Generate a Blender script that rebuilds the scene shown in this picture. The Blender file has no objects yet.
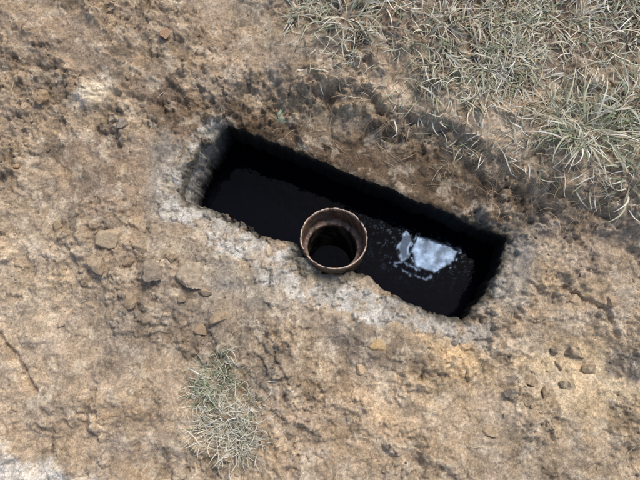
import bpy, bmesh, math
import numpy as np
from mathutils import Vector
rng=np.random.default_rng(7)
S=bpy.context.scene
S.view_settings.view_transform='Standard'; S.view_settings.look='None'; S.view_settings.exposure=0
# ---------------------------------------------------------------- camera
CAM=np.array([0.0,-0.28,1.33]); FPX=581.0
tilt=math.atan2(0.28,1.33)
cd=bpy.data.cameras.new('camera'); cam=bpy.data.objects.new('camera',cd); S.collection.objects.link(cam)
cam.location=CAM; cam.rotation_euler=(tilt,0,0); cd.sensor_width=36; cd.lens=36*FPX/640; cd.clip_start=0.02; cd.clip_end=500
S.camera=cam
def G(u,v,z=0.0):
    """image pixel cast through the camera -> metres on the level z"""
    a=(u-320)/FPX; b=(240-v)/FPX
    d=np.array([a, b*math.cos(tilt)+math.sin(tilt), b*math.sin(tilt)-math.cos(tilt)])
    t=(z-CAM[2])/d[2]
    p=CAM+d*t
    return np.array([p[0],p[1]])
# ---------------------------------------------------------------- noise
def hsh(ix,iy,s):
    n=(ix.astype(np.int64)*374761393+iy.astype(np.int64)*668265263+s*1442695041)&0xffffffff
    n=((n^(n>>13))*1274126177)&0xffffffff
    n=((n^(n>>15))*1103515245)&0xffffffff
    return ((n^(n>>16))&0xffffff)/float(0xffffff)
def perlin(x,y,s):
    ix=np.floor(x);iy=np.floor(y);fx=x-ix;fy=y-iy
    u=fx*fx*fx*(fx*(fx*6-15)+10);v=fy*fy*fy*(fy*(fy*6-15)+10)
    def g(a,b):
        t=hsh(ix+a,iy+b,s)*2*np.pi
        return np.cos(t)*(fx-a)+np.sin(t)*(fy-b)
    n0=g(0,0)*(1-u)+g(1,0)*u; n1=g(0,1)*(1-u)+g(1,1)*u
    return (n0*(1-v)+n1*v)*1.5
def fbm(x,y,size,octv,s,gain=0.5):
    r=0;a=1;f=1/size;t=0
    for i in range(octv):
        r=r+a*perlin(x*f+i*17.3,y*f-i*9.1,s+i); t+=a; a*=gain; f*=2.03
    return r/t*1.4
def worley(x,y,size,s):
    x=x/size;y=y/size;ix=np.floor(x);iy=np.floor(y)
    F1=np.full(x.shape,9.0);idv=np.zeros(x.shape)
    for a in(-1,0,1):
        for b in(-1,0,1):
            jx=ix+a;jy=iy+b
            px=jx+hsh(jx,jy,s);py=jy+hsh(jx,jy,s+50)
            d=np.hypot(px-x,py-y); m=d<F1
            F1=np.where(m,d,F1); idv=np.where(m,hsh(jx,jy,s+99),idv)
    return F1,idv
def ss(a,b,x):
    t=np.clip((x-a)/(b-a),0,1); return t*t*(3-2*t)
def lin(c):
    c=np.array(c,float)/255; return np.where(c<=0.04045,c/12.92,((c+0.055)/1.055)**2.4)
# ---------------------------------------------------------------- hole plan
ZR=-0.03
PIPE=G(334,238,-0.008)
pix=[(230,126),(246,134),(270,141),(300,153),(345,171),(400,193),(455,215),(509,238),(503,262),(487,292),(464,322),(440,314),(415,304),(385,291),(370,276),(354,270),(336,270),(318,266),(306,256),(298,244),(286,240),(262,235),(240,221),(214,209),(184,199),(188,176),(200,150),(216,135)]
POLY=np.array([G(u,v,ZR) for u,v in pix])
def sdf0(x,y):
    d=np.full(x.shape,1e9); ins=np.zeros(x.shape,bool)
    n=len(POLY)
    for i in range(n):
        a=POLY[i];b=POLY[(i+1)%n];e=b-a
        wx=x-a[0];wy=y-a[1]
        t=np.clip((wx*e[0]+wy*e[1])/(e@e),0,1)
        d=np.minimum(d,np.hypot(wx-e[0]*t,wy-e[1]*t))
        c=((a[1]>y)!=(b[1]>y))&(x<(b[0]-a[0])*(y-a[1])/(b[1]-a[1]+1e-12)+a[0])
        ins^=c
    return np.where(ins,-d,d)
def jag(x,y):
    return 0.0060*fbm(x,y,0.028,3,11,0.6)+0.003*perlin(x/0.07,y/0.07,15)
def sdf(x,y):
    return np.minimum(sdf0(x,y)+jag(x,y),np.hypot(x-PIPE[0],y-PIPE[1])-0.0765)
def pdist(x,y,pts,z=-0.02):
    P=[G(u,v,z) for u,v in pts]; d=np.full(x.shape,1e9)
    for a,b in zip(P[:-1],P[1:]):
        e=b-a;wx=x-a[0];wy=y-a[1];t=np.clip((wx*e[0]+wy*e[1])/(e@e),0,1)
        d=np.minimum(d,np.hypot(wx-e[0]*t,wy-e[1]*t))
    return d
K=0.00235
BLOBS=[(60,50,130,60,0,(158,134,106),.8),(190,40,70,50,10,(166,142,112),.7),(97,98,22,17,20,(212,194,164),.9),(30,150,70,50,0,(166,142,112),.8),
(110,170,50,40,0,(150,126,102),.6),(35,300,70,60,0,(190,166,134),.9),(130,230,60,40,0,(156,134,108),.6),(50,400,80,50,0,(182,156,124),.8),(165,395,40,40,0,(180,152,118),.7),
(15,474,80,13,-8,(216,204,186),.95),(120,466,40,16,0,(164,140,112),.7),(150,320,80,50,0,(156,136,112),.7),(235,350,60,40,0,(146,128,106),.5),
(180,112,60,24,-35,(122,98,74),.8),(300,140,100,16,-22,(102,80,58),.85),(420,172,125,24,-22,(102,81,59),.85),(490,208,80,18,-22,(112,91,69),.75),
(440,122,120,11,-24,(188,163,131),.9),(250,75,70,22,-10,(174,149,120),.7),(590,235,60,45,0,(180,157,130),.8),
(545,30,150,60,0,(122,102,82),.8),(380,40,60,40,0,(144,122,98),.7),(440,362,56,24,-10,(210,176,126),.9),(585,385,60,45,0,(206,178,134),.85),(505,425,70,40,0,(178,154,122),.6),
(632,364,20,16,0,(118,108,100),.8),(375,348,65,22,-15,(128,114,98),.75),(330,430,90,40,0,(184,156,122),.7),(400,405,60,20,0,(202,172,132),.7),(560,300,60,30,-20,(186,160,126),.7),
(235,275,70,22,-25,(158,146,128),.8),(515,265,22,50,-20,(144,136,124),.8),(165,180,22,50,0,(146,136,120),.75),(610,450,50,40,0,(174,150,118),.6)]
BASE=lin((174,151,121))
ridge=[(-200,60),(60,66),(120,90),(170,102),(230,92),(270,76),(315,92),(345,92),(430,125),(530,180),(580,205),(700,262),(900,300)]
crack=[(-20,318),(10,340),(26,368),(42,392)]
crack2=[(560,290),(600,310),(612,335)]
lipL=[(174,206),(210,226),(248,251),(288,278),(330,297),(362,303),(400,308),(440,324),(470,328)]
XR0,XR1=G(435,0)[0],G(470,0)[0]
def macro(x,y):
    d=sdf0(x,y)
    h=0.020*fbm(x,y,0.55,2,1)+0.016*fbm(x,y,0.16,2,5)
    P=[G(u,v) for u,v in ridge]
    yr=np.interp(x,[p[0] for p in P],[p[1] for p in P])
    s=y-yr+0.026*fbm(x,y,0.10,4,8,0.6)
    hb_=0.028+0.042*ss(G(200,0)[0],G(380,0)[0],x)
    step=0.5*ss(-0.024,0.010,s)+0.25*ss(-0.07,-0.04,s+0.02*fbm(x,y,0.05,3,9))+0.25*ss(0.0,0.10,s)
    h=h+hb_*step
    w=np.exp(-(np.clip(d-0.004,0,None)/0.08)**2)
    h=h*(1-w)+(-0.03)*w
    return h,d,s
def field(x,y,full=True):
    h,d0,s=macro(x,y)
    d=d0+jag(x,y)
    dl=pdist(x,y,lipL)
    wid=0.036+0.046*fbm(x,y,0.07,5,21,0.65)
    con=ss(0.005,-0.004,dl-wid)
    con=np.maximum(con,ss(0.004,-0.004,d-(0.020+0.030*fbm(x,y,0.04,4,31,0.6)))*ss(XR0,XR1,x))
    con=np.maximum(con,ss(0.004,-0.004,d-(0.032+0.045*fbm(x,y,0.05,4,33,0.6)))*ss(G(240,0)[0],G(222,0)[0],x))
    rr=np.hypot(x-PIPE[0],y-PIPE[1])
    con=np.maximum(con,ss(0.118,0.108,rr+0.01*fbm(x,y,0.03,2,35)))
    rough=ss(-0.3,0.45,fbm(x,y,0.22,3,41))
    sm=np.exp(-(((x-G(35,330)[0])/0.16)**2+((y-G(35,330)[1])/0.17)**2))
    rough=np.clip(rough*(1-0.8*sm)+0.10,0,1)
    band=ss(-0.15,-0.05,s)*ss(0.008,-0.008,s); rough=np.clip(rough+0.5*band,0,1.2)
    wx=x+0.007*fbm(x,y,0.016,3,51,0.6);wy=y+0.007*fbm(x,y,0.016,3,52,0.6)
    F,i1=worley(wx,wy,0.036,61); G1=np.clip((0.24+0.28*i1)-F,0,1)*(i1>0.6)
    F2,i2=worley(wx,wy,0.016,62); G2=np.clip((0.3+0.3*i2)-F2,0,1)*(i2>0.55)
    F3,i3=worley(wx,wy,0.0075,63); G3=np.clip(0.5-F3,0,1)
    r=0.044*np.minimum(G1,0.2)*(0.2+rough)+0.015*np.minimum(G2,0.25)*(0.1+rough)+0.0036*G3*(0.3+rough)
    fb=fbm(x,y,0.06,5,71,0.6)
    fb2=fbm(x,y,0.11,3,79)
    r=r+0.010*fb*(0.3+rough)+0.008*fb2-0.008*np.abs(fbm(x,y,0.04,4,75,0.6))*(0.3+rough)
    tf=fbm(x,y,0.15,5,77,0.55)*2.2+0.9; fl=np.floor(tf);fr=tf-fl
    r=r+0.008*(fl+ss(0.0,0.10,fr))*(0.35+0.6*rough)
    md=G(97,98); r=r+0.014*ss(0.05,0.03,np.hypot((x-md[0]),(y-md[1])*1.2)+0.012*fb)
    dc=pdist(x,y,crack)+0.008*fbm(x,y,0.04,3,81)
    dc2=pdist(x,y,crack2)+0.01*fbm(x,y,0.04,3,82)
    ck=0.016*ss(0.014,0.002,dc)+0.012*ss(0.010,0.002,dc2)
    pk=G(316,96); pd=np.hypot((x-pk[0])*0.6,(y-pk[1])+0.3*(x-pk[0]))+0.022*fbm(x,y,0.05,4,83,0.65)
    ck=ck+0.018*ss(0.026,0.014,pd)
    rc=0.0045*fbm(x,y,0.045,5,91,0.64)+0.006*con
    st=fbm(x,y,0.06,4,95,0.6); rc=rc+0.007*ss(-0.015,0.015,st)+0.005*ss(0.25,0.28,st)-0.006
    ledge=ss(0.003,-0.003,d-0.011-0.026*fbm(x,y,0.05,3,97))
    rc=rc-0.013*ledge+0.010*ss(0.115,0.085,rr)
    h=h+r*(1-0.88*con)+rc*con-ck*(1-con)
    h=h-0.010*np.exp(-np.clip(d,0,None)/0.005)*(0.4+0.6*con)
    if not full: return h
    c=np.empty(x.shape+(3,)); c[...]=BASE
    n1=fbm(x,y,0.10,5,101,0.62); n2=fbm(x,y,0.10,5,102,0.62)
    for (u,v,ru,rv,an,col,w) in BLOBS:
        p=G(u,v); a=math.radians(an); dx=x-p[0]+0.045*n1;dy=y-p[1]+0.045*n2
        X=(dx*math.cos(a)+dy*math.sin(a))/(ru*K);Y=(-dx*math.sin(a)+dy*math.cos(a))/(rv*K)
        m=(w*ss(1.4,0.6,np.hypot(X,Y)+0.2*fb))[...,None]
        c=c*(1-m)+lin(col)*m
    v1=fbm(x,y,0.18,5,111,0.6);v2=fbm(x,y,0.035,5,112,0.72)
    c=c*(1+0.18*v1+0.32*v2)[...,None]
    hue=fbm(x,y,0.07,4,113)[...,None]
    c=c*(1+hue*np.array([0.06,0.0,-0.14]))
    dk=ss(0.16,0.34,fbm(x,y,0.09,5,121,0.68))[...,None]; c=c*(1-0.27*dk)
    lt=ss(0.14,0.32,fbm(x,y,0.055,5,122,0.68))[...,None]; c=c*(1-0.42*lt)+lin((214,194,163))*0.42*lt
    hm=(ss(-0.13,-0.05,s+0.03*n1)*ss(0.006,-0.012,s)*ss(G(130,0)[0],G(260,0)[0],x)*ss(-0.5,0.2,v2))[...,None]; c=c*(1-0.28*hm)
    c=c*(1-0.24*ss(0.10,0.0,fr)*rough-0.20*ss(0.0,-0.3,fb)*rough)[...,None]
    c=c*(1+(i1-0.7)*0.5*(G1>0)*rough)[...,None]*(1+(i2-0.7)*0.6*(G2>0)*(0.3+rough))[...,None]*(0.84+0.32*i3)[...,None]
    gray=(c@np.array([.3,.5,.2]))[...,None]; c=(c*0.84+gray*0.16)*1.06
    cc=np.empty_like(c); cc[...]=lin((176,168,155))
    k1=fbm(x,y,0.05,5,131,0.65);k2=fbm(x,y,0.012,3,132)
    cc=cc*(1+0.55*k1+0.3*k2)[...,None]
    wht=ss(0.02,0.25,fbm(x,y,0.04,5,133,0.65))[...,None]*ss(G(450,0)[0],G(340,0)[0],x)[...,None]
    cc=cc*(1-0.6*wht)+lin((216,210,200))*0.6*wht
    soilon=np.clip(ss(0.0,0.22,fbm(x,y,0.05,5,134,0.7))*0.8+0.3*ss(XR0,XR1,x),0,.85)[...,None]
    cc=cc*(1-soilon)+c*soilon
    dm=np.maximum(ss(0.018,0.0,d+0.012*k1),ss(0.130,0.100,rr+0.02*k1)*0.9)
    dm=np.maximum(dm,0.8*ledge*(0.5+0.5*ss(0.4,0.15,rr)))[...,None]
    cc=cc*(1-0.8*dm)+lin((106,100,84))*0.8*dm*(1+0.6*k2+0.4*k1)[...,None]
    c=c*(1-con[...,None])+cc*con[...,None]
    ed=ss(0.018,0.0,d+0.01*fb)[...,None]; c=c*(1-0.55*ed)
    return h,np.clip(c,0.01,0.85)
# ---------------------------------------------------------------- helpers
def Gs(u,v,z=0.0):
    """image pixel cast through the camera and dropped on the real terrain surface"""
    for _ in range(3):
        p=G(u,v,z); z=float(field(np.array([p[0]]),np.array([p[1]]),False)[0])
    return G(u,v,z)
def mesh(name,V,F,col=None,mat=None,smooth=True,parent=None):
    me=bpy.data.meshes.new(name); V=np.asarray(V,np.float32);F=np.asarray(F,np.int32)
    k=F.shape[1]; me.vertices.add(len(V)); me.vertices.foreach_set('co',V.ravel())
    me.loops.add(F.size); me.loops.foreach_set('vertex_index',F.ravel())
    me.polygons.add(len(F)); me.polygons.foreach_set('loop_start',np.arange(len(F),dtype=np.int32)*k)
    me.update(calc_edges=True); me.validate()
    me.polygons.foreach_set('use_smooth',np.full(len(me.polygons),smooth))
    if col is not None:
        a=me.color_attributes.new('Col','FLOAT_COLOR','POINT')
        cc=np.ones((len(V),4),np.float32); cc[:,:3]=col; a.data.foreach_set('color',cc.ravel())
    o=bpy.data.objects.new(name,me); S.collection.objects.link(o)
    if mat: me.materials.append(mat)
    if parent: o.parent=parent
    return o
def mat_base(name):
    m=bpy.data.materials.new(name); m.use_nodes=True; nt=m.node_tree; b=nt.nodes['Principled BSDF']; return m,nt,b
def N(nt,t,**kw):
    n=nt.nodes.new(t)
    for k,v in kw.items():
        if k in n.inputs: n.inputs[k].default_value=v
        else: setattr(n,k,v)
    return n
def earthy(name,rough=0.95,s1=260,s2=900,amt=0.35,bump=0.6,bd=0.002,spec=0.2):
    m,nt,b=mat_base(name); L=nt.links.new
    at=N(nt,'ShaderNodeVertexColor'); at.layer_name='Col'
    tc=N(nt,'ShaderNodeTexCoord')
    n1=N(nt,'ShaderNodeTexNoise',Scale=s1,Detail=5.0,Roughness=0.7); n2=N(nt,'ShaderNodeTexVoronoi',Scale=s2)
    L(tc.outputs['Object'],n1.inputs['Vector']);L(tc.outputs['Object'],n2.inputs['Vector'])
    mr=N(nt,'ShaderNodeMapRange'); mr.inputs['From Min'].default_value=0.3;mr.inputs['From Max'].default_value=0.7
    mr.inputs['To Min'].default_value=1-amt;mr.inputs['To Max'].default_value=1+amt
    L(n1.outputs['Fac'],mr.inputs['Value'])
    bw=N(nt,'ShaderNodeRGBToBW'); L(n2.outputs['Color'],bw.inputs[0])
    m2=N(nt,'ShaderNodeMapRange'); m2.inputs['To Min'].default_value=1-amt*0.7;m2.inputs['To Max'].default_value=1+amt*0.7
    L(bw.outputs[0],m2.inputs['Value'])
    mu=N(nt,'ShaderNodeMath',operation='MULTIPLY'); L(mr.outputs[0],mu.inputs[0]);L(m2.outputs[0],mu.inputs[1])
    vm=N(nt,'ShaderNodeVectorMath',operation='SCALE'); L(at.outputs['Color'],vm.inputs[0]);L(mu.outputs[0],vm.inputs['Scale'])
    L(vm.outputs[0],b.inputs['Base Color'])
    ad=N(nt,'ShaderNodeMath',operation='MULTIPLY_ADD'); L(n2.outputs['Distance'],ad.inputs[0]); ad.inputs[1].default_value=-0.4; L(n1.outputs['Fac'],ad.inputs[2])
    bp=N(nt,'ShaderNodeBump',Strength=bump,Distance=bd); L(ad.outputs[0],bp.inputs['Height']); L(bp.outputs[0],b.inputs['Normal'])
    b.inputs['Roughness'].default_value=rough; b.inputs['Specular IOR Level'].default_value=spec
    return m
M_soil=earthy('soil',s1=180,s2=480,amt=0.38,bump=0.7,bd=0.0028); M_clod=earthy('clods',s1=300,amt=0.25); M_wall=earthy('tank_concrete',rough=0.6,s1=90,s2=400,amt=0.5,bump=0.7,bd=0.003,spec=0.3)
# ---------------------------------------------------------------- ground
def axis(a,b,st):
    c=list(np.arange(a,b,st)); s=st;x=c[-1];R=[]
    while x<70: s*=1.22; x+=s; R.append(x)
    s=st;x=a;Lf=[]
    while x>-70: s*=1.22; x-=s; Lf.append(x)
    return np.array(Lf[::-1]+c+R)
ax=axis(-0.95,0.95,0.0024); ay=axis(-0.56,0.76,0.0024)
X,Y=np.meshgrid(ax,ay); sh=X.shape; X=X.ravel().copy();Y=Y.ravel().copy()
d=sdf(X,Y); idx=np.arange(X.size).reshape(sh)
F=np.stack([idx[:-1,:-1],idx[:-1,1:],idx[1:,1:],idx[1:,:-1]],-1).reshape(-1,4)
keep=(d[F]>0).any(1); F=F[keep]
used=np.zeros(X.size,bool); used[F.ravel()]=True
def project(x,y,it=3):
    for _ in range(it):
        dd=sdf(x,y);e=0.0008
        gx=(sdf(x+e,y)-sdf(x-e,y))/(2*e);gy=(sdf(x,y+e)-sdf(x,y-e))/(2*e); g=np.hypot(gx,gy)+1e-6
        x=x-0.9*dd*gx/g/np.maximum(g,1);y=y-0.9*dd*gy/g/np.maximum(g,1)
    return x,y
mv=used&(d<0); X[mv],Y[mv]=project(X[mv],Y[mv])
h,c=field(X,Y)
far=np.hypot(X,Y); h=np.where(far>3,h*np.exp(-(far-3)/6),h)
remap=np.cumsum(used)-1
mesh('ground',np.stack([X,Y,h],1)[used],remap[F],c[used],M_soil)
# ---------------------------------------------------------------- tank (walls under the opening)
tank=bpy.data.objects.new('septic_tank',None); S.collection.objects.link(tank)
pts=[]
for i in range(len(POLY)):
    a=POLY[i];b=POLY[(i+1)%len(POLY)];n=max(2,int(np.linalg.norm(b-a)/0.0022))
    for k in range(n): pts.append(a+(b-a)*k/n)
pts=np.array(pts); bx,by=project(pts[:,0].copy(),pts[:,1].copy(),5)
hb=field(bx,by,False)
e=0.004
gx=(sdf0(bx+e,by)-sdf0(bx-e,by));gy=(sdf0(bx,by+e)-sdf0(bx,by-e));g=np.hypot(gx,gy)+1e-9;gx/=g;gy/=g
rows=[];cols=[]
arc=np.cumsum(np.hypot(np.diff(bx,append=bx[0]),np.diff(by,append=by[0])))
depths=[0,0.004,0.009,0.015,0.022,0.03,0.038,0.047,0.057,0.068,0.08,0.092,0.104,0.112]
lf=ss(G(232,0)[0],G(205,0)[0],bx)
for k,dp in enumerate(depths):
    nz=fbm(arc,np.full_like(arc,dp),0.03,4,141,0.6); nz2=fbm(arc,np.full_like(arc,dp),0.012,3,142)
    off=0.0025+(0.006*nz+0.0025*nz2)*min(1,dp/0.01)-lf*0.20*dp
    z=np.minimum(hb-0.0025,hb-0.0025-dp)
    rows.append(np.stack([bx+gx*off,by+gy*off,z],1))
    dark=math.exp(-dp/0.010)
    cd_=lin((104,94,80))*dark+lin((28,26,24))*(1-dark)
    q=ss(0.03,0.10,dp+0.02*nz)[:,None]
    cl=lin((154,148,138))*(1-q)+lin((44,41,38))*q  # left end wall coloured paler as if lit, shade painted in with depth
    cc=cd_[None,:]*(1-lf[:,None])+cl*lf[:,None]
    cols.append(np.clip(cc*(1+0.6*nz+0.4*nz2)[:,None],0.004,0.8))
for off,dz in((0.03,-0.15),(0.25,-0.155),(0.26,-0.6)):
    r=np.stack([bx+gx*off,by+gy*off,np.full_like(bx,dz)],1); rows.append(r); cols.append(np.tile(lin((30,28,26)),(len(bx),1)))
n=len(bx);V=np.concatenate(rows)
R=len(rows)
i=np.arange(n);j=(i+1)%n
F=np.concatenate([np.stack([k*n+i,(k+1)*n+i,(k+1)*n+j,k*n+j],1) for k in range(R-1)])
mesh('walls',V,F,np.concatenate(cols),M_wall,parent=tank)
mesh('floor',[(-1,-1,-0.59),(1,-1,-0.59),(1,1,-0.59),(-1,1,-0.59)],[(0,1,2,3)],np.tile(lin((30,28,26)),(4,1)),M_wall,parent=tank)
# ---------------------------------------------------------------- water
ZW=-0.185
wx=np.arange(-0.62,0.80,0.0022);wy=np.arange(-0.50,0.55,0.0022)
WX,WY=np.meshgrid(wx,wy);sh=WX.shape;WX=WX.ravel();WY=WY.ravel()
def polymask(ps,x,y):
    P=np.array([G(u,v,ZW) for u,v in ps]);d=np.full(x.shape,1e9);ins=np.zeros(x.shape,bool);n=len(P)
    for i in range(n):
        a=P[i];b=P[(i+1)%n];e=b-a;qx=x-a[0];qy=y-a[1];t=np.clip((qx*e[0]+qy*e[1])/(e@e),0,1)
        d=np.minimum(d,np.hypot(qx-e[0]*t,qy-e[1]*t)); ins^=((a[1]>y)!=(b[1]>y))&(x<(b[0]-a[0])*(y-a[1])/(b[1]-a[1]+1e-12)+a[0])
    return np.where(ins,-d,d)
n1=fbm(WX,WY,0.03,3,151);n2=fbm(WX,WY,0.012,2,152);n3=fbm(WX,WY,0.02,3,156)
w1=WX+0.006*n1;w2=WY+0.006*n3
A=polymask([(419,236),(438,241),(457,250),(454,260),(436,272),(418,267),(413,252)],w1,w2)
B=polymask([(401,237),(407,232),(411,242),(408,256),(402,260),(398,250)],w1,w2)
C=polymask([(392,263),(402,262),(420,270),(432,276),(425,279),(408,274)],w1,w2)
sky_refl=ss(0.004,-0.005,A)*np.clip(0.62+0.5*n1+0.25*n3,0.3,1)  # sky reflection drawn in as bright patches, loops and flecks on the water
sky_refl=np.maximum(sky_refl,0.5*ss(0.003,0.0,np.abs(A-0.008)-0.001)*ss(0.0,0.35,n3))
sky_refl=np.maximum(sky_refl,0.65*ss(0.005,-0.001,np.abs(B)-0.001)*ss(-0.5,0.2,n1)+0.2*ss(0.002,-0.002,B))
sky_refl=np.maximum(sky_refl,0.42*ss(0.004,-0.002,np.abs(C)-0.001)*ss(-0.4,0.2,n3))
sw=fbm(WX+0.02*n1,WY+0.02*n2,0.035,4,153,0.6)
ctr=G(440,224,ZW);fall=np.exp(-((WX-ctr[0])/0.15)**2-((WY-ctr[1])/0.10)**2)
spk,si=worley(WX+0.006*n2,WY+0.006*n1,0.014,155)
sky_refl=np.maximum(sky_refl,fall*(0.40*ss(0.05,0.0,np.abs(sw))*ss(-0.2,0.4,n3)+0.16*(si>0.75)*ss(0.32,0.1,spk)))
idx=np.arange(WX.size).reshape(sh)
F=np.stack([idx[:-1,:-1],idx[:-1,1:],idx[1:,1:],idx[1:,:-1]],-1).reshape(-1,4)
wm,nt,b=mat_base('septic_water');L=nt.links.new
at=N(nt,'ShaderNodeVertexColor');at.layer_name='Col'
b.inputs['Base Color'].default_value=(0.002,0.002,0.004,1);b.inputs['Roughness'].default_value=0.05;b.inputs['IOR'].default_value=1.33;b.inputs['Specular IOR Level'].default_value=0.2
gl=N(nt,'ShaderNodeBsdfPrincipled');gl.inputs['Base Color'].default_value=(0.60,0.79,0.98,1);gl.inputs['Metallic'].default_value=1.0;gl.inputs['Roughness'].default_value=0.12  # pale mirror shader added for the drawn-in sky reflection
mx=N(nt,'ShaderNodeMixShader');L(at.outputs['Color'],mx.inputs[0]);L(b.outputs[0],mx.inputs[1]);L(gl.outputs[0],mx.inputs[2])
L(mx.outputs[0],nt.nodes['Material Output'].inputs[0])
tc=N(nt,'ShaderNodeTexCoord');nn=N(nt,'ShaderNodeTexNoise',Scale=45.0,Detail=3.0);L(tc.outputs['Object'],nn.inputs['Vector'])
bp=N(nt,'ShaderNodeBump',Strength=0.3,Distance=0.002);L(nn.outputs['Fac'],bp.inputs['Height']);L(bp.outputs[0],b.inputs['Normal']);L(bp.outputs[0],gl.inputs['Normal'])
mesh('water',np.stack([WX,WY,np.full_like(WX,ZW)],1),F,np.repeat(np.clip(sky_refl,0,1)[:,None],3,1),wm)
# ---------------------------------------------------------------- pipe
prof=[(0.064,-0.32),(0.064,-0.095),(0.066,-0.088),(0.0785,-0.076),(0.0805,-0.07),(0.0808,-0.022),(0.0812,-0.018),(0.0826,-0.012),(0.0828,-0.006),(0.0822,-0.001),(0.081,0.0),(0.0796,-0.0005),(0.0785,-0.003),(0.0778,-0.008),(0.0768,-0.02),(0.0752,-0.040),(0.074,-0.046),(0.066,-0.050),(0.063,-0.052),(0.0618,-0.056),(0.061,-0.08),(0.061,-0.32)]
pr=[prof[0]]
for a,b_ in zip(prof[:-1],prof[1:]):
    m=max(1,int(math.hypot(a[0]-b_[0],a[1]-b_[1])/0.003)) if a[1]>-0.09 else 6
    for k in range(1,m+1): pr.append((a[0]+(b_[0]-a[0])*k/m,a[1]+(b_[1]-a[1])*k/m))
pr=np.array(pr);NT=320;th=np.arange(NT)/NT*2*np.pi
TH,Rr=np.meshgrid(th,pr[:,0]);Zz=np.repeat(pr[:,1][:,None],NT,1);cu=np.repeat(np.arange(len(pr))[:,None]*0.003,NT,1)
nx=np.cos(TH)*0.08+Zz*0.7; ny=np.sin(TH)*0.08+cu
n1=fbm(nx,ny,0.02,4,161,0.6);n2=fbm(nx,ny,0.006,3,162)
ir=np.argmin(np.abs(pr[:,0]-0.0796)+np.abs(pr[:,1]+0.0005))
inn=(np.arange(len(pr))>=ir)[:,None]
rust=lin((116,86,66));worn=lin((208,182,160));blk=lin((24,22,20))
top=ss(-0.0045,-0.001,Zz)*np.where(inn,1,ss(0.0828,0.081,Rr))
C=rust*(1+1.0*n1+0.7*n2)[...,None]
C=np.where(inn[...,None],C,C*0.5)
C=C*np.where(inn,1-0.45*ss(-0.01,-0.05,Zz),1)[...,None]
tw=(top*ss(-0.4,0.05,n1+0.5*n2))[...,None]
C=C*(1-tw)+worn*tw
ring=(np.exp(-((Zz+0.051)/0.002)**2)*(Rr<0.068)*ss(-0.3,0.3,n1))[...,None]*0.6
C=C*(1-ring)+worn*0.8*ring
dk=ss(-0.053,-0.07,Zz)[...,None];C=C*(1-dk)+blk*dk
gr=(ss(-0.1,0.35,fbm(nx,ny,0.05,3,165))*(1-top)*0.55)[...,None];C=C*(1-gr)+lin((104,96,80))*gr
Rr=(Rr+0.0014*n1+0.0008*n2)*0.965;Zz=Zz+0.0020*n1*(Zz>-0.05)+0.001*n2*(Zz>-0.05)
V=np.stack([Rr*np.cos(TH),Rr*np.sin(TH),Zz],-1).reshape(-1,3)
a=np.arange(NT);b2=(a+1)%NT
F=np.concatenate([np.stack([k*NT+a,k*NT+b2,(k+1)*NT+b2,(k+1)*NT+a],1) for k in range(len(pr)-1)])
M_pipe=earthy('rusty_iron',rough=0.42,s1=120,s2=500,amt=0.4,bump=0.7,bd=0.0018,spec=0.6)
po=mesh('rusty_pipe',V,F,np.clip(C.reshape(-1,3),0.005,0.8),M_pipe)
po.location=(PIPE[0],PIPE[1],-0.004);po.rotation_euler=(math.radians(-13),math.radians(3),0)
# ---------------------------------------------------------------- stones and clods
def ico(sub):
    bm=bmesh.new();bmesh.ops.create_icosphere(bm,subdivisions=sub,radius=1)
    v=np.array([x.co[:] for x in bm.verts]);f=np.array([[q.index for q in x.verts] for x in bm.faces]);bm.free();return v,f
ICO={k:ico(k) for k in(1,2,3,4)}
def stone(sub,r,flat=0.7,ncut=9):
    v,f=ICO[sub];v=v.copy()
    for _ in range(ncut):
        nn=rng.normal(size=3);nn/=np.linalg.norm(nn);o=rng.uniform(0.4,0.8);v=v-np.clip(v@nn-o,0,None)[:,None]*nn
    if sub<4: v=v*(1+0.03*rng.normal(size=len(v)))[:,None]
    v=v*np.array([rng.uniform(.9,1.35),rng.uniform(.75,1.1),flat*rng.uniform(.7,1.1)])
    a=rng.uniform(0,6.28);R=np.array([[math.cos(a),-math.sin(a),0],[math.sin(a),math.cos(a),0],[0,0,1]])
    return (v@R.T)*r,f
def scatter(name,n,rfun,sub,accept,sink=0.2):
    x=rng.uniform(-0.95,0.95,n*4);y=rng.uniform(-0.56,0.76,n*4)
    ok=(sdf(x,y)>0.006)&(np.hypot(x-PIPE[0],y-PIPE[1])>0.095);x=x[ok];y=y[ok]
    ok=rng.uniform(size=len(x))<accept(x,y);x=x[ok][:n];y=y[ok][:n]
    h,c=field(x,y);VV=[];FF=[];CC=[];o=0
    for i in range(len(x)):
        r=rfun();v,f=stone(sub if r<0.006 else max(sub,2),r)
        v=v+np.array([x[i],y[i],h[i]+r*sink]);VV.append(v);FF.append(f+o);o+=len(v)
        t=rng.uniform()
        cc=c[i]*rng.uniform(0.8,1.25) if t<0.88 else (lin((160,150,136))*rng.uniform(0.6,1.2) if t<0.96 else lin((190,156,120))*rng.uniform(.7,1.1))
        CC.append(np.tile(np.clip(cc,0.05,.8),(len(v),1)))
    mesh(name,np.concatenate(VV),np.concatenate(FF),np.concatenate(CC),M_clod,smooth=False)
def dens(x,y):
    r=ss(-0.3,0.45,fbm(x,y,0.22,3,41));sm=np.exp(-(((x-G(35,330)[0])/0.16)**2+((y-G(35,330)[1])/0.17)**2))
    cl=ss(-0.2,0.5,fbm(x,y,0.07,3,43))
    return np.clip((0.06+r*cl*1.4)*(1-0.85*sm),0.02,1)
scatter('soil_crumbs',7500,lambda:float(np.clip(rng.lognormal(math.log(0.0017),0.45),0.0009,0.005)),1,dens)
scatter('gravel',240,lambda:float(np.clip(rng.lognormal(math.log(0.0048),0.35),0.003,0.010)),2,dens)
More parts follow.
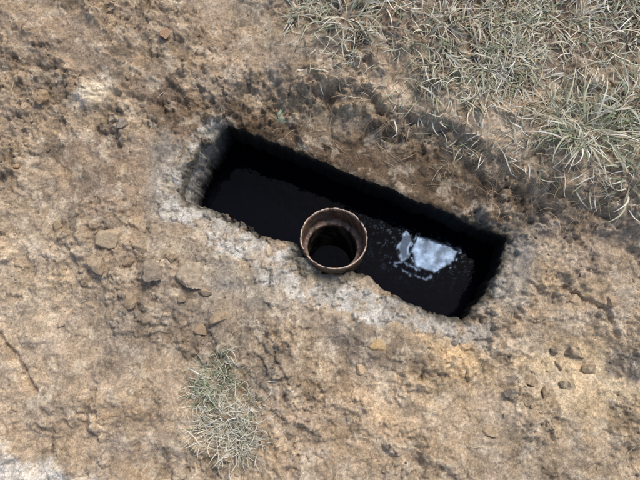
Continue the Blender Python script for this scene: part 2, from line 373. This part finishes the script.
rocks=[(110,242,13,(190,168,138)),(98,265,11,(172,150,122)),(155,272,12,(140,126,108)),(193,276,14,(178,158,132)),(122,125,8,(124,118,110)),(218,318,8,(160,138,110)),(378,345,7,(204,170,122)),
(65,318,8,(198,172,144)),(360,368,6,(196,168,134)),(575,352,9,(118,104,90)),(510,395,9,(124,114,102)),(530,380,7,(150,130,104)),(165,34,6,(180,142,108)),
(40,96,7,(160,134,104)),(170,258,7,(140,120,98)),(58,228,7,(168,144,114)),(180,300,6,(150,130,106)),(560,365,6,(180,154,120)),(545,392,7,(138,120,98)),(470,375,6,(172,146,112)),
(575,300,8,(176,154,126)),(612,300,7,(168,146,118)),(490,432,6,(180,156,124)),(130,300,7,(160,138,110)),(200,330,6,(168,144,114)),
(128,262,8,(150,130,106)),(140,248,7,(160,140,114)),(85,282,6,(150,130,104)),(590,368,7,(150,132,106)),(555,350,6,(128,112,94)),(525,402,6,(140,124,102)),(565,385,6,(120,108,92)),(205,292,6,(156,138,114)),(175,285,5,(140,122,100))]
for u,v_,r,col in rocks:
    p=Gs(u,v_);hh,c_=field(np.array([p[0]]),np.array([p[1]]));r=r*K*1.1
    v,f=stone(4,r,0.68,13)
    nz=fbm(v[:,0]+u,v[:,1]+v[:,2]*0.7+v_,0.012,4,171,0.6);n4=fbm(v[:,0]*1.3+v_,v[:,1]+v[:,2]+u,0.006,3,172)
    v=v*(1+0.09*nz+0.05*n4)[:,None]
    dust=ss(-0.2,0.3,nz)[:,None]*0.5
    cc=lin(col)[None,:]*1.1*(1+0.5*nz)[:,None]*(1-dust)+c_[0][None,:]*1.1*dust
    o=mesh('stone',v,f,np.clip(cc,0.03,.8),M_clod); o.location=(p[0],p[1],float(hh[0])+r*0.08)
# ---------------------------------------------------------------- grass
M_gr,nt,b=mat_base('grass_blade');at=N(nt,'ShaderNodeVertexColor');at.layer_name='Col';nt.links.new(at.outputs['Color'],b.inputs['Base Color']);b.inputs['Roughness'].default_value=0.7;b.inputs['Specular IOR Level'].default_value=0.3
def blades(name,x,y,L,az,e0,e1,wid,col,turn=1.0,seg=7,clear=0.002):
    n=len(x);px=x.copy();py=y.copy();pz=field(px,py,False)-0.001
    P=[np.stack([px,py,pz],1)];tn=rng.normal(size=n)*turn;a=az.copy();As=[a.copy()]
    kink=rng.integers(1,seg,n);kd=rng.normal(size=n)*0.8*(rng.uniform(size=n)<0.35)
    for k in range(seg):
        t=(k+0.5)/seg;e=e0+(e1-e0)*t;a=a+tn/seg+rng.normal(size=n)*0.08+np.where(kink==k,kd,0)
        px=px+np.cos(a)*np.cos(e)*L/seg;py=py+np.sin(a)*np.cos(e)*L/seg;pz=pz+np.sin(e)*L/seg
        pz=np.maximum(pz,field(px,py,False)+clear+rng.uniform(0,0.003,n))
        P.append(np.stack([px,py,pz],1));As.append(a.copy())
    roll=rng.uniform(-0.9,0.9,n);V=[];Cc=[]
    for k in range(seg+1):
        t=k/seg;w=wid*(1-t**1.8)*0.5+0.00015
        s=np.stack([-np.sin(As[k])*np.cos(roll),np.cos(As[k])*np.cos(roll),np.sin(roll)],1)*w[:,None]
        V+= [P[k]-s,P[k]+s]; m=1+0.5*(t-0.5); Cc+=[col*m,col*m*0.9]
    V=np.stack(V,1);Cc=np.stack(Cc,1);m=2*(seg+1);base=(np.arange(n)*m)[:,None]
    F=np.concatenate([base+np.array([[2*k,2*k+1,2*k+3,2*k+2]]) for k in range(seg)])
    return mesh(name,V.reshape(-1,3),F,np.clip(Cc.reshape(-1,3),0.01,.8),M_gr)
PAL=np.array([lin(c) for c in[(222,214,192),(202,194,168),(180,177,148),(154,162,130),(122,136,98),(236,228,210),(172,148,118)]])
def pal(n,p):
    p=np.array(p,float);p/=p.sum();return PAL[rng.choice(len(PAL),n,p=p)]*rng.uniform(0.7,1.15,(n,1))
gx=[];gy=[];ga=[];gw=[]
tufts=[]
while len(tufts)<260:
    u=rng.uniform(270,690);v=rng.uniform(-60,215)
    edge=72+(u-330)*0.40
    if v>edge: continue
    p_=0.9*ss(edge,edge-50,v)*(0.3+0.7*ss(270,400,u))
    nn=fbm(np.array([u*K]),np.array([v*K]),0.14,3,181)[0]
    if rng.uniform()<p_*(0.3+2.1*nn)+0.015: tufts.append((u,v))
for u,v in tufts:
    p=G(u,v,0.05);k=int(rng.uniform(5,24));sd=rng.uniform(0.006,0.02)
    q=rng.normal(size=(k,2))*sd; gx+=list(p[0]+q[:,0]);gy+=list(p[1]+q[:,1]);ga+=list(np.arctan2(q[:,1],q[:,0])+rng.normal(size=k)*0.9);gw+=[rng.uniform(0.8,1.5)]*k
gx=np.array(gx);gy=np.array(gy);ga=np.array(ga);n=len(gx)
blades('dry_grass',gx,gy,rng.uniform(0.02,0.075,n),ga,rng.uniform(0.1,1.1,n),rng.uniform(-0.7,0.3,n),rng.uniform(0.0013,0.0036,n)*np.array(gw),pal(n,[5,6,4,2.4,0.8,3,3]),0.9)
m=2100;u=rng.uniform(290,680,m*3);v=rng.uniform(-40,225,m*3);ed=90+(u-330)*0.42
ok=(v<ed)&(rng.uniform(size=m*3)<0.25+0.75*ss(300,440,u));u=u[ok][:m];v=v[ok][:m];P=np.array([G(a,b_,0.05) for a,b_ in zip(u,v)]);n=len(P)
blades('dead_grass_litter',P[:,0],P[:,1],rng.uniform(0.012,0.06,n),rng.uniform(0,6.28,n),rng.uniform(-0.1,0.3,n),rng.uniform(-0.3,0.1,n),rng.uniform(0.0009,0.0034,n),pal(n,[5,5,2,1,0.2,4,6]),0.7)
def clump(name,u,v,n,sd,L0,L1,w0,w1,p,e=(0.2,1.2)):
    c=Gs(u,v);q=rng.normal(size=(n,2))*sd;az=np.arctan2(q[:,1],q[:,0])+rng.normal(size=n)*0.5
    return blades(name,c[0]+q[:,0],c[1]+q[:,1],rng.uniform(L0,L1,n),az,rng.uniform(*e,n),rng.uniform(-0.8,0.5,n),rng.uniform(w0,w1,n),pal(n,p),0.8)
clump('grass_clump',588,130,100,0.02,0.05,0.15,0.002,0.0052,[4,4,5,6,2,3,1])
clump('grass_clump',632,180,40,0.02,0.05,0.11,0.002,0.005,[3,3,5,5,2,3,1])
clump('grass_clump',628,105,70,0.022,0.05,0.12,0.002,0.005,[3,3,5,6,2,3,1])
clump('grass_clump',485,66,80,0.03,0.04,0.08,0.002,0.0042,[4,4,5,3,1,3,1])
clump('grass_clump',345,18,90,0.03,0.04,0.09,0.0018,0.004,[4,4,4,3,1,3,1])
clump('grass_clump',560,20,100,0.04,0.04,0.09,0.002,0.0045,[4,5,4,2,1,4,1])
c1=[(228,420,0.034,330,[7,5,2,1,0.2,6,1]),(215,383,0.024,240,[3,3,5,6,2.4,2,0.5]),(240,440,0.026,280,[7,5,2,.5,0,6,1]),(200,398,0.018,110,[4,4,4,3,1,3,1]),(248,408,0.016,90,[4,4,4,3,1,3,1]),(222,362,0.010,50,[4,4,5,4,1,3,1]),(208,430,0.016,80,[6,5,2,.5,0,5,1])]
X_=[];Y_=[];A_=[];C_=[];L_=[]
for u,v,sd,n,p in c1:
    c=Gs(u,v);q=rng.normal(size=(n,2))*sd*0.85;X_.append(c[0]+q[:,0]);Y_.append(c[1]+q[:,1]);A_.append(np.arctan2(q[:,1],q[:,0])+rng.normal(size=n)*0.9);C_.append(pal(n,p));L_.append(rng.uniform(0.010,0.045,n)*(1+0.6*(rng.uniform(size=n)<0.1)))
X_=np.concatenate(X_);Y_=np.concatenate(Y_);A_=np.concatenate(A_);C_=np.concatenate(C_);L_=np.concatenate(L_);n=len(X_)
blades('grass_tuft',X_,Y_,L_,A_,rng.uniform(0.2,1.3,n),rng.uniform(-0.6,0.6,n),rng.uniform(0.0008,0.0024,n),C_,0.9)
n=300;t=rng.uniform(0,1,n);u=290+320*t+rng.normal(size=n)*18;v=112+108*t+rng.normal(size=n)*18
P=np.array([G(a,b_) for a,b_ in zip(u,v)]);ok=sdf(P[:,0],P[:,1])>0.035;P=P[ok];n=len(P)
blades('rootlets',P[:,0],P[:,1],rng.uniform(0.015,0.07,n),-0.45+rng.choice([0,math.pi],n)+rng.normal(size=n)*0.6,rng.uniform(-0.1,0.3,n),rng.uniform(-0.3,0.1,n),rng.uniform(0.0005,0.0013,n),np.tile(lin((186,164,134)),(n,1))*rng.uniform(.4,1.1,(n,1)),1.2)
n=150;P=np.stack([rng.uniform(-.9,.9,n),rng.uniform(-.5,.7,n)],1);ok=sdf(P[:,0],P[:,1])>0.07;P=P[ok];n=len(P)
blades('straw',P[:,0],P[:,1],rng.uniform(0.012,0.04,n),rng.uniform(0,6.28,n),np.zeros(n),np.zeros(n),rng.uniform(0.0006,0.0016,n),np.tile(lin((200,184,152)),(n,1))*rng.uniform(.6,1.1,(n,1)),0.8)
c=G(278,120,-.02);n=7
blades('green_sprig',c[0]+rng.normal(size=n)*0.003,c[1]+rng.normal(size=n)*0.003,rng.uniform(0.015,0.03,n),rng.uniform(-0.5,2.2,n),rng.uniform(.1,.6,n),rng.uniform(-.3,.2,n),rng.uniform(0.003,0.0045,n),np.tile(lin((150,174,144)),(n,1)),0.4)
# ---------------------------------------------------------------- light
EL=math.radians(54);AZ=math.radians(35)
w=bpy.data.worlds.new('World');S.world=w;w.use_nodes=True;nt=w.node_tree
sk=nt.nodes.new('ShaderNodeTexSky');sk.sky_type='NISHITA';sk.sun_disc=False;sk.sun_elevation=EL;sk.sun_rotation=AZ;sk.dust_density=2.5
nt.links.new(sk.outputs[0],nt.nodes['Background'].inputs[0]);nt.nodes['Background'].inputs[1].default_value=0.15
sd=bpy.data.lights.new('sun','SUN');sd.energy=2.4;sd.angle=math.radians(18);sd.color=(1,0.965,0.91)
so=bpy.data.objects.new('sun',sd);S.collection.objects.link(so)
so.rotation_euler=Vector((math.sin(AZ)*math.cos(EL),math.cos(AZ)*math.cos(EL),math.sin(EL))).to_track_quat('Z','Y').to_euler()
